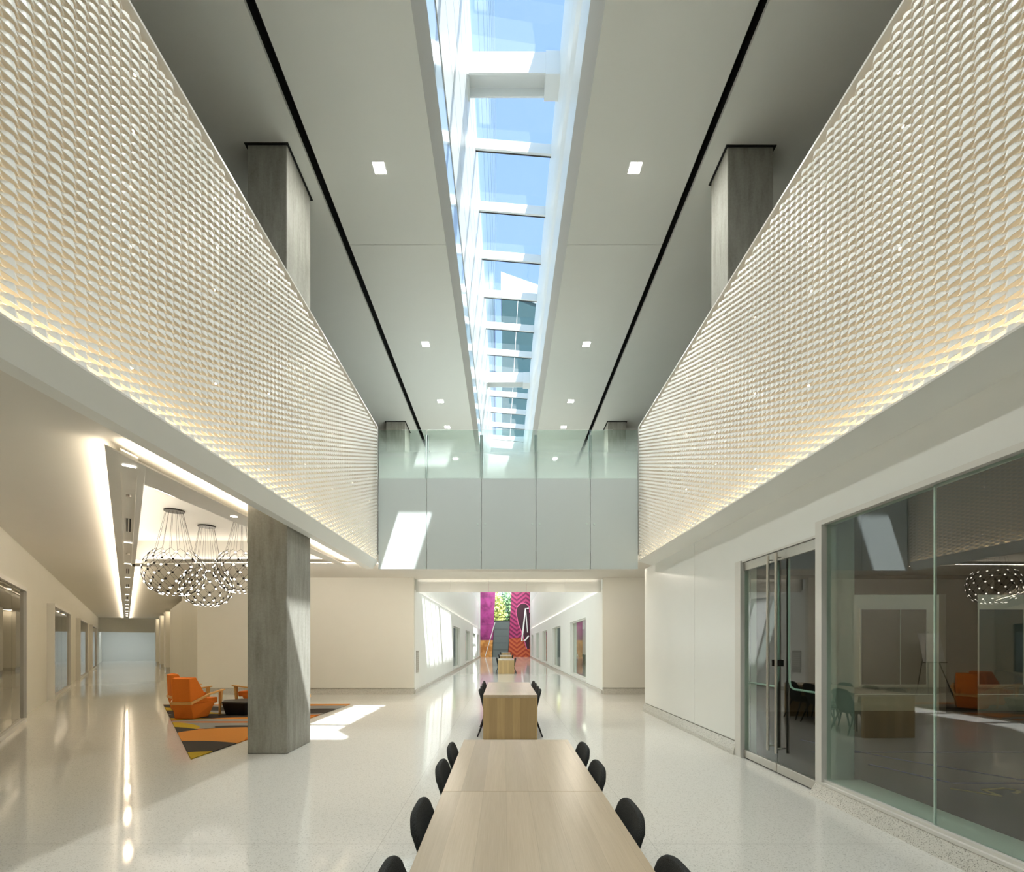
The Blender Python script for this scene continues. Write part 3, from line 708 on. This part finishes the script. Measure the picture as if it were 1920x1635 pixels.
# storefront window
b = BM(); box(b, 3.36, 3.50, -2.5, 4.968, 2.88, 2.93); box(b, 3.355, 3.52, -2.5, 4.968, .128, .155); box(b, 3.385, 3.52, -2.5, 4.968, .155, .183)
w = struct('window_21', b, M['frame'])
ROT = math.radians(1.1)
yy = [4.968, 3.733, 2.493, 1.25, 0.0, -1.25, -2.5]
for i in range(6):
    b = BM(); L = yy[i]-yy[i+1]-.012
    box(b, -.006, .006, -L/2, L/2, .183, 2.88)
    o = obj('pane', b, M['shopglass'], w); o.location = (3.43, (yy[i]+yy[i+1])/2, 0); o.rotation_euler = (0,0,ROT)
for i in range(1, 6):
    b = BM(); box(b, 3.421, 3.437, yy[i]-.005, yy[i]+.005, .183, 2.88); obj('mullion', b, M['finglass'], w)
# the dim room behind the glass
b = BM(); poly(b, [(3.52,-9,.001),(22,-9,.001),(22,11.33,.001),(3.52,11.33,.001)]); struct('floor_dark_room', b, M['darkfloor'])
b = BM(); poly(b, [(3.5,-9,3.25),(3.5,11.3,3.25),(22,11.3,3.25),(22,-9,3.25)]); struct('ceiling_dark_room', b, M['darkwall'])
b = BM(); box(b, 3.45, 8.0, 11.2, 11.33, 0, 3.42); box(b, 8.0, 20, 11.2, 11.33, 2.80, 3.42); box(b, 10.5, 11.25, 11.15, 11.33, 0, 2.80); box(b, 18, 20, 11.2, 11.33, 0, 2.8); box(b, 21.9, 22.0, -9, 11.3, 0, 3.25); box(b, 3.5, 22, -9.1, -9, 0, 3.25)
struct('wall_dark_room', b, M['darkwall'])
b = BM(); box(b, 19.9, 20, 11.33, 15, 0, ZL); struct('wall_cross_end', b, M['cream'])
for i, (x0, x1) in enumerate(((11.35, 13.5), (15.1, 17.6))):
    b = BM(); box(b, x0, x0+.04, 14.95, 14.999, .32, 2.71); box(b, x1-.04, x1, 14.95, 14.999, .32, 2.71); box(b, x0, x1, 14.95, 14.999, 2.71, 2.75); box(b, x0, x1, 14.95, 14.999, .28, .32); box(b, (x0+x1)/2+.2, (x0+x1)/2+.22, 14.95, 14.999, .32, 2.71)
    wn = struct('window_%d' % (22+i), b, M['frame'])
    b = BM(); box(b, x0+.04, x1-.04, 14.97, 14.99, .32, 2.71); obj('pane', b, M['teal'] if i else M['darkwall'], wn)
area('cross_right_light', (9.0, 13.2, ZL-.03), (0,0,-1), 3, .2, 14, WARM); area('cross_right_light', (15.0, 13.2, ZL-.03), (0,0,-1), 3, .2, 14, WARM)
area('dark_room_fill', (7.0, 3.0, 3.2), (0,0,-1), .5, .5, 7, WARMW); area('dark_room_fill', (10.0, 8.0, 3.2), (0,0,-1), .5, .5, 5, WARMW)
b = BM(); box(b, 3.52, 3.80, 5.09, 5.30, .0, 3.25); box(b, 3.52, 3.60, 6.69, 11.2, 0, 3.25); struct('wall_room_stub', b, M['frame'])
b = BM(); box(b, 3.521, 3.86, -2.5, 5.08, .001, .15); struct('trim_4', b, M['frame'])
# taped court lines on the room's floor
def tape(name, pts, w_, m, label):
    b = BM()
    for p, q in zip(pts, pts[1:]):
        p, q = Vector((*p,.004)), Vector((*q,.004)); d = (q-p).normalized(); nn = Vector((-d.y,d.x,0))*w_/2
        poly(b, [p-nn, q-nn, q+nn, p+nn])
    o = obj(name, b, m); tag(o, label, 'floor tape'); return o
tape('floor_tape', [(4.9,6.3),(5.2,5.45),(9.0,5.45)], .05, M['tapeblue'], 'nearest dark blue tape line with a bent end on the dim room floor')
tape('floor_tape', [(6.2,5.5),(5.5,6.6),(5.0,7.9)], .05, M['tapeblue'], 'slanting dark blue tape line branching off on the dim room floor')
tape('floor_tape', [(4.6,7.0),(9.0,7.0)], .05, M['tapeblue'], 'far straight dark blue tape line on the dim room floor')
tape('floor_tape_numeral', [(4.98,5.24),(5.28,4.98),(5.30,5.2),(5.62,5.26),(5.66,5.14),(5.52,5.08)], .045, M['tapeyellow'], 'yellow taped numeral on the dim room floor behind the glass')

# ------------------------------------------------------------------ oak tables
def table(x0, x1, y0, y1, label, panels=1):
    t = thing('oak_table', label, 'table', (0,0,0), 0, 'oak communal tables')
    h, th = .755, .045
    ys = [y0+(y1-y0)*k/panels for k in range(panels+1)]
    for a, c in zip(ys, ys[1:]):
        b = BM(); box(b, x0, x1, a+(.0006 if a != y0 else 0), c-(.0006 if c != y1 else 0), h-th, h); obj('table_top', b, M['wood'], t, bevel=.002)
    for a in (y0, y1-th):
        b = BM(); box(b, x0, x1, a, a+th, .003, h-th-.0005); obj('end_panel', b, M['woodend'], t, bevel=.002)
    return t
TX0, TX1 = -.360, .575
table(TX0, TX1, 1.272, 4.23, 'pale oak waterfall table nearest in view, filling the bottom of the photo', 2)
table(-.351, .5625, 7.92, 10.52, 'second pale oak waterfall table, its solid end panel facing us')
table(-.32, .55, 25.2, 27.8, 'third pale oak table, far down the white corridor')
table(-.30, .56, 33.6, 36.2, 'fourth pale oak table, just behind the third in the corridor')
table(-.25, .60, 44.6, 47.2, 'farthest pale oak table, close to the mural wall')

# ------------------------------------------------------------------ upholstered chairs
def make_chair(label):
    t = thing('upholstered_chair', label, 'chair', (0,0,0), 0, 'charcoal chairs at the oak tables')
    # back shell: rounded, curved grid
    b = BM(); nu, nt = 16, 12; g = []
    for j in range(nt+1):
        tt = j/nt; row = []
        z = .40+.415*tt
        # half width shrinks near the top as a rounded corner, and near the bottom
        wv = .218*(.84+.16*min(1, tt/.45))*(1-.05*max(0,(tt-.6)/.4))
        for i in range(nu+1):
            uu = -1+2*i/nu
            zz = z-.062*(abs(uu)**5)*max(0,(tt-.35)/.65)**1.5
            yb = -.185-.10*tt+.042*abs(uu)**3*(.5+.5*(1-tt))
            row.append(b.verts.new((uu*wv, yb, zz)))
        g.append(row)
    for j in range(nt):
        for i in range(nu): b.faces.new((g[j][i],g[j][i+1],g[j+1][i+1],g[j+1][i]))
    o = obj('backrest', b, M['charcoal'], t, smooth=True)
    sm = o.modifiers.new('solid','SOLIDIFY'); sm.thickness = .032; sm.offset = 0
    bv = o.modifiers.new('bevel','BEVEL'); bv.width = .012; bv.segments = 3; bv.limit_method = 'ANGLE'; bv.angle_limit = math.radians(50)
    # seat
    b = BM(); n = 28; rings = []
    for (zz, k) in ((.405,.93),(.415,1),(.445,1),(.462,.95),(.468,.80)):
        r = []
        for i in range(n):
            a = 2*math.pi*i/n; ca, sa = math.cos(a), math.sin(a)
            r.append(b.verts.new((.225*k*math.copysign(abs(ca)**.5,ca), .01+.215*k*math.copysign(abs(sa)**.5,sa), zz)))
        rings.append(r)
    for A, B in zip(rings, rings[1:]):
        for i in range(n): b.faces.new((A[i],A[(i+1)%n],B[(i+1)%n],B[i]))
    b.faces.new(rings[0][::-1]); b.faces.new(rings[-1]); obj('seat', b, M['charcoal'], t, smooth=True)
    for sx in (-1, 1):
        b = BM(); tube(b, [(sx*.16,-.15,.41),(sx*.215,-.305,0)], .019, 10, .012); obj('leg', b, M['legblack'], t, smooth=True)
        b = BM(); tube(b, [(sx*.16,.16,.41),(sx*.205,.215,0)], .019, 10, .012); obj('leg', b, M['legblack'], t, smooth=True)
    b = BM(); tube(b, [(-.16,-.15,.385),(.16,-.15,.385)], .012, 8); tube(b, [(-.16,.16,.385),(.16,.16,.385)], .012, 8); tube(b, [(-.16,-.15,.385),(-.16,.16,.385)], .012, 8); tube(b, [(.16,-.15,.385),(.16,.16,.385)], .012, 8)
    obj('under_frame', b, M['legblack'], t)
    return t
proto = None
WHERE = ['the nearest oak table', 'the second oak table', 'the third oak table', 'the fourth oak table', 'the farthest oak table']
ORD = ['first', 'second', 'third', 'fourth']
sets = [(.107, [3.76,3.17,2.35,1.67]), (.106, [10.15,9.56,8.94,8.36]), (.115, [27.4,26.8,26.2,25.6]), (.13, [35.8,35.2,34.6,34.0]), (.175, [46.8,46.2,45.6,45.0])]
for ti, (cx, ylist) in enumerate(sets):
    for side, sg in (('left', -1), ('right', 1)):
        for k, y in enumerate(ylist):
            lab = 'charcoal felt chair, %s from the far end, %s side of %s' % (ORD[k], side, WHERE[ti])
            loc = (cx+sg*(.260+random.uniform(-.003,.003)), y+random.uniform(-.012,.012), 0)
            rz = (math.pi/2 if sg > 0 else -math.pi/2)+random.uniform(-.03,.03)
            if proto is None:
                proto = make_chair(lab); proto.location = loc; proto.rotation_euler = (0,0,rz)
            else: dup(proto, loc, rz, lab)

# ------------------------------------------------------------------ rug
def m_rug():
    n = N('curved_stripe_rug'); p = n.pos(); x = n.xyz(p)
    OR_, LO, GR, CH, YE = (.52,.15,.02), (.60,.24,.05), (.30,.30,.28), (.06,.052,.045), (.50,.34,.03)
    c = (*OR_,)
    base = n.mix(0.0, OR_, OR_)
    def ell(c, cx, cy_, rx, ry, rot, col):
        dx = n.math('SUBTRACT', x[0], cx); dy = n.math('SUBTRACT', x[1], cy_)
        ca, sa = math.cos(rot), math.sin(rot)
        a = n.math('ADD', n.math('MULTIPLY', dx, ca/rx), n.math('MULTIPLY', dy, sa/rx))
        b_ = n.math('ADD', n.math('MULTIPLY', dx, -sa/ry), n.math('MULTIPLY', dy, ca/ry))
        d = n.math('ADD', n.math('MULTIPLY', a, a), n.math('MULTIPLY', b_, b_))
        return n.mix(n.math('LESS_THAN', d, 1.0), c, col)
    c = base
    for e in ((-6.6,11.3,3.2,.95,.0,GR), (-7.9,11.8,1.6,.35,-.3,CH), (-7.3,11.0,1.8,.22,-.5,YE), (-6.9,10.55,1.9,.22,-.45,CH), (-7.4,10.35,1.5,.14,-.5,OR_),
              (-6.1,10.25,1.5,.45,-.15,CH), (-6.3,9.95,1.4,.13,-.1,YE), (-5.2,9.55,1.75,.50,-.06,GR), (-5.0,9.62,1.9,.09,.0,OR_), (-5.0,10.2,1.3,.16,.12,LO),
              (-5.3,9.02,.55,.20,.08,CH), (-5.9,9.0,.35,.16,0,GR), (-6.3,9.2,.6,.18,-.6,YE), (-6.0,8.6,.8,.30,-.5,CH),
              (-4.55,8.30,1.35,.72,-.12,LO), (-4.15,8.05,.25,.35,.2,OR_), (-4.65,7.05,1.15,.62,-.35,CH), (-4.35,6.45,.62,.55,-.2,YE),
              (-4.3,11.9,1.1,.30,0,GR), (-4.45,11.2,.7,.42,.1,CH), (-4.4,12.35,1.2,.16,0,LO)):
        c = ell(c, *e)
    f = n.noise(p, 160, 2)
    c = n.mix(n.math('MULTIPLY', f, .35), c, (.03,.025,.02))
    return n.bsdf(c, .95, spec=.1, bump=f, bstr=.4, bdist=.006)
b = BM(); prism(b, [(-4.37,6.55),(-4.10,12.5),(-9.0,12.4)], .002, .016)
o = obj('area_rug', b, m_rug()); tag(o, 'triangular rug with curving orange, grey, charcoal and yellow shapes', 'rug')

# ------------------------------------------------------------------ faceted lounge chairs and black low table
def make_lounge(label):
    t = thing('lounge_chair', label, 'armchair', (0,0,0), 0, 'faceted orange lounge chairs')
    b = BM()       # lower tub
    lo = [(-.20,-.27,.012),(.20,-.27,.012),(.27,.12,.012),(-.27,.12,.012)]
    hi = [(-.20,-.35,.33),(.20,-.35,.33),(.37,.22,.33),(-.37,.22,.33)]
    hexa(b, lo+hi); obj('tub', b, M['orange'], t, bevel=.012)
    b = BM()       # back wedge with side facets
    lo = [(-.195,-.345,.331),(.195,-.345,.331),(.335,.06,.331),(-.335,.06,.331)]
    hi = [(-.185,-.37,.87),(.185,-.37,.87),(.235,-.23,.89),(-.235,-.23,.89)]
    hexa(b, lo+hi); obj('backrest', b, M['orange'], t, bevel=.012)
    b = BM(); hexa(b, [(-.30,.03,.331),(.30,.03,.331),(.33,.34,.28),(-.33,.34,.28),(-.30,.03,.42),(.30,.03,.42),(.33,.36,.41),(-.33,.36,.41)]); obj('seat', b, M['orange'], t, bevel=.02)
    b = BM(); box(b, -.205, .205, -.365, -.352, .315, .375); obj('back_band', b, M['ashwood'], t)
    for sx in (-1, 1):
        b = BM()
        hexa(b, [(sx*.203,-.36,.315),(sx*.222,-.36,.315),(sx*.40,.02,.50),(sx*.345,.02,.50),(sx*.203,-.36,.375),(sx*.222,-.36,.375),(sx*.40,.02,.53),(sx*.345,.02,.53)])
        hexa(b, [(sx*.345,.0201,.50),(sx*.40,.0201,.50),(sx*.46,.42,.555),(sx*.37,.42,.555),(sx*.345,.0201,.53),(sx*.40,.0201,.53),(sx*.46,.42,.58),(sx*.37,.42,.58)])
        arm = obj('armrest', b, M['ashwood'], t)
        b = BM(); hexa(b, [(sx*.36,.33,0),(sx*.39,.33,0),(sx*.39,.36,0),(sx*.36,.36,0),(sx*.385,.30,.545),(sx*.435,.30,.545),(sx*.435,.38,.545),(sx*.385,.38,.545)]); obj('leg', b, M['ashwood'], arm)
    return t
lc = make_lounge('faceted orange lounge chair nearest the concrete column, its back toward us'); lc.location = (-6.78,10.22,.016); lc.rotation_euler = (0,0,math.radians(-1))
dup(lc, (-7.72,11.42,.016), math.radians(-42), 'faceted orange lounge chair partly hidden behind the nearer one on the rug')
dup(lc, (-6.25,12.0,.016), math.radians(80), 'faceted orange lounge chair mostly hidden by the concrete column, facing left')
dup(lc, (-5.1,11.35,.016), math.radians(60), 'faceted orange lounge chair hidden by the column, seen reflected in the right-hand glass')
t = thing('coffee_table', 'low black faceted coffee table standing between the orange lounge chairs', 'coffee table', (-5.98,10.78,.016))
top = [(-.50,.10),(-.32,-.30),(.22,-.36),(.50,-.05),(.28,.36),(-.26,.38)]
b = BM(); a = [b.verts.new((p[0]*.82,p[1]*.82,0)) for p in top]; c = [b.verts.new((p[0],p[1],.27)) for p in top]
b.faces.new(a[::-1]); b.faces.new(c)
for i in range(6): b.faces.new((a[i],a[(i+1)%6],c[(i+1)%6],c[i]))
obj('base', b, M['tableblack'], t, bevel=.006)
b = BM(); prism(b, [(p[0]*1.01,p[1]*1.01) for p in top], .2705, .30); obj('top', b, M['tableblack'], t, bevel=.004)
# easel near the back wall
t = thing('easel', 'easel holding a white sheet, seen reflected in the right-hand glass', 'easel', (-6.95,14.3,0))
b = BM(); hexa(b, [(-.38,-.10,1.05),(.38,-.10,1.05),(.38,-.085,1.05),(-.38,-.085,1.05),(-.38,.10,1.95),(.38,.10,1.95),(.38,.115,1.95),(-.38,.115,1.95)]); obj('sheet', b, M['board'], t)
for p, q in (((-.42,-.30,0),(0,.15,2.0)), ((.42,-.30,0),(0,.15,2.0)), ((0,.55,0),(0,.15,2.0))):
    b = BM(); tube(b, [p, q], .014, 6); obj('leg', b, M['darkmetal'], t)
b = BM(); box(b, -.4, .4, -.135, -.095, 1.02, 1.048); obj('ledge', b, M['darkmetal'], t)

# ------------------------------------------------------------------ globe pendants of netted lamps
def pendant(label, x, y, zc, R, hgt):
    t = thing('globe_pendant', label, 'pendant lamp', (x,y,CZ), 0, 'netted globe pendants above the rug')
    b = BM(); disc(b, (0,0,-.03), .17, .029, 28); obj('canopy', b, M['darkmetal'], t, smooth=False)
    NS, NR = 14, 8; zz0 = zc-CZ
    pts = []
    for j in range(NR):
        a = math.radians(-62+j*(62+58)/(NR-1))
        rr = R*math.cos(a)**.85 if j else R*.44; z = zz0+math.sin(a)*hgt*.56
        pts.append([Vector((rr*math.cos(2*math.pi*(k+.5*(j%2))/NS), rr*math.sin(2*math.pi*(k+.5*(j%2))/NS), z)) for k in range(NS)])
    b = BM()
    for j in range(NR-1):
        for k in range(NS):
            o1 = pts[j+1][k]; o2 = pts[j+1][(k-1)%NS] if j%2 == 0 else pts[j+1][(k+1)%NS]
            for q in (o1, o2): tube(b, [pts[j][k], q], .0030, 4, cap=False)
    obj('net', b, M['darkmetal'], t)
    for k in range(NS):
        p = pts[-1][k]; a = math.atan2(p.y, p.x)
        b = BM(); tube(b, [p, (.14*math.cos(a), .14*math.sin(a), -.04)], .0028, 4); obj('cable', b, M['darkmetal'], t)
    lens = None; cup = None
    for j in range(NR-1):
        for k in range(NS):
            p = pts[j][k]; nrm = Vector((p.x, p.y, (p.z-zz0)*1.3)).normalized()
            if lens is None:
                b = BM(); disc(b, (0,0,.004), .0185, .007, 10); nf = len(b.faces); disc(b, (0,0,-.012), .022, .0155, 10); lens = obj('led_disc', b, M['led'], t)
                lens.data.materials.append(M['darkmetal'])
                for q in lens.data.polygons: q.material_index = 1 if q.index >= nf else 0
                l = lens
            else:
                l = bpy.data.objects.new('led_disc', lens.data); C.objects.link(l); l.parent = t
            l.location = p; l.rotation_euler = nrm.to_track_quat('Z','Y').to_euler()
pendant('netted globe pendant lamp hanging nearest the long ceiling strip', -6.32, 9.0, 3.0, .52, .86)
pendant('netted globe pendant lamp hanging lowest, in the middle of the three', -6.46, 10.2, 2.86, .50, .80)
pendant('netted globe pendant lamp partly hidden by the concrete column', -5.36, 9.6, 3.10, .50, .84)
pendant('netted globe pendant lamp hidden by the column, seen reflected in the right-hand glass', -5.45, 11.15, 3.05, .50, .86)
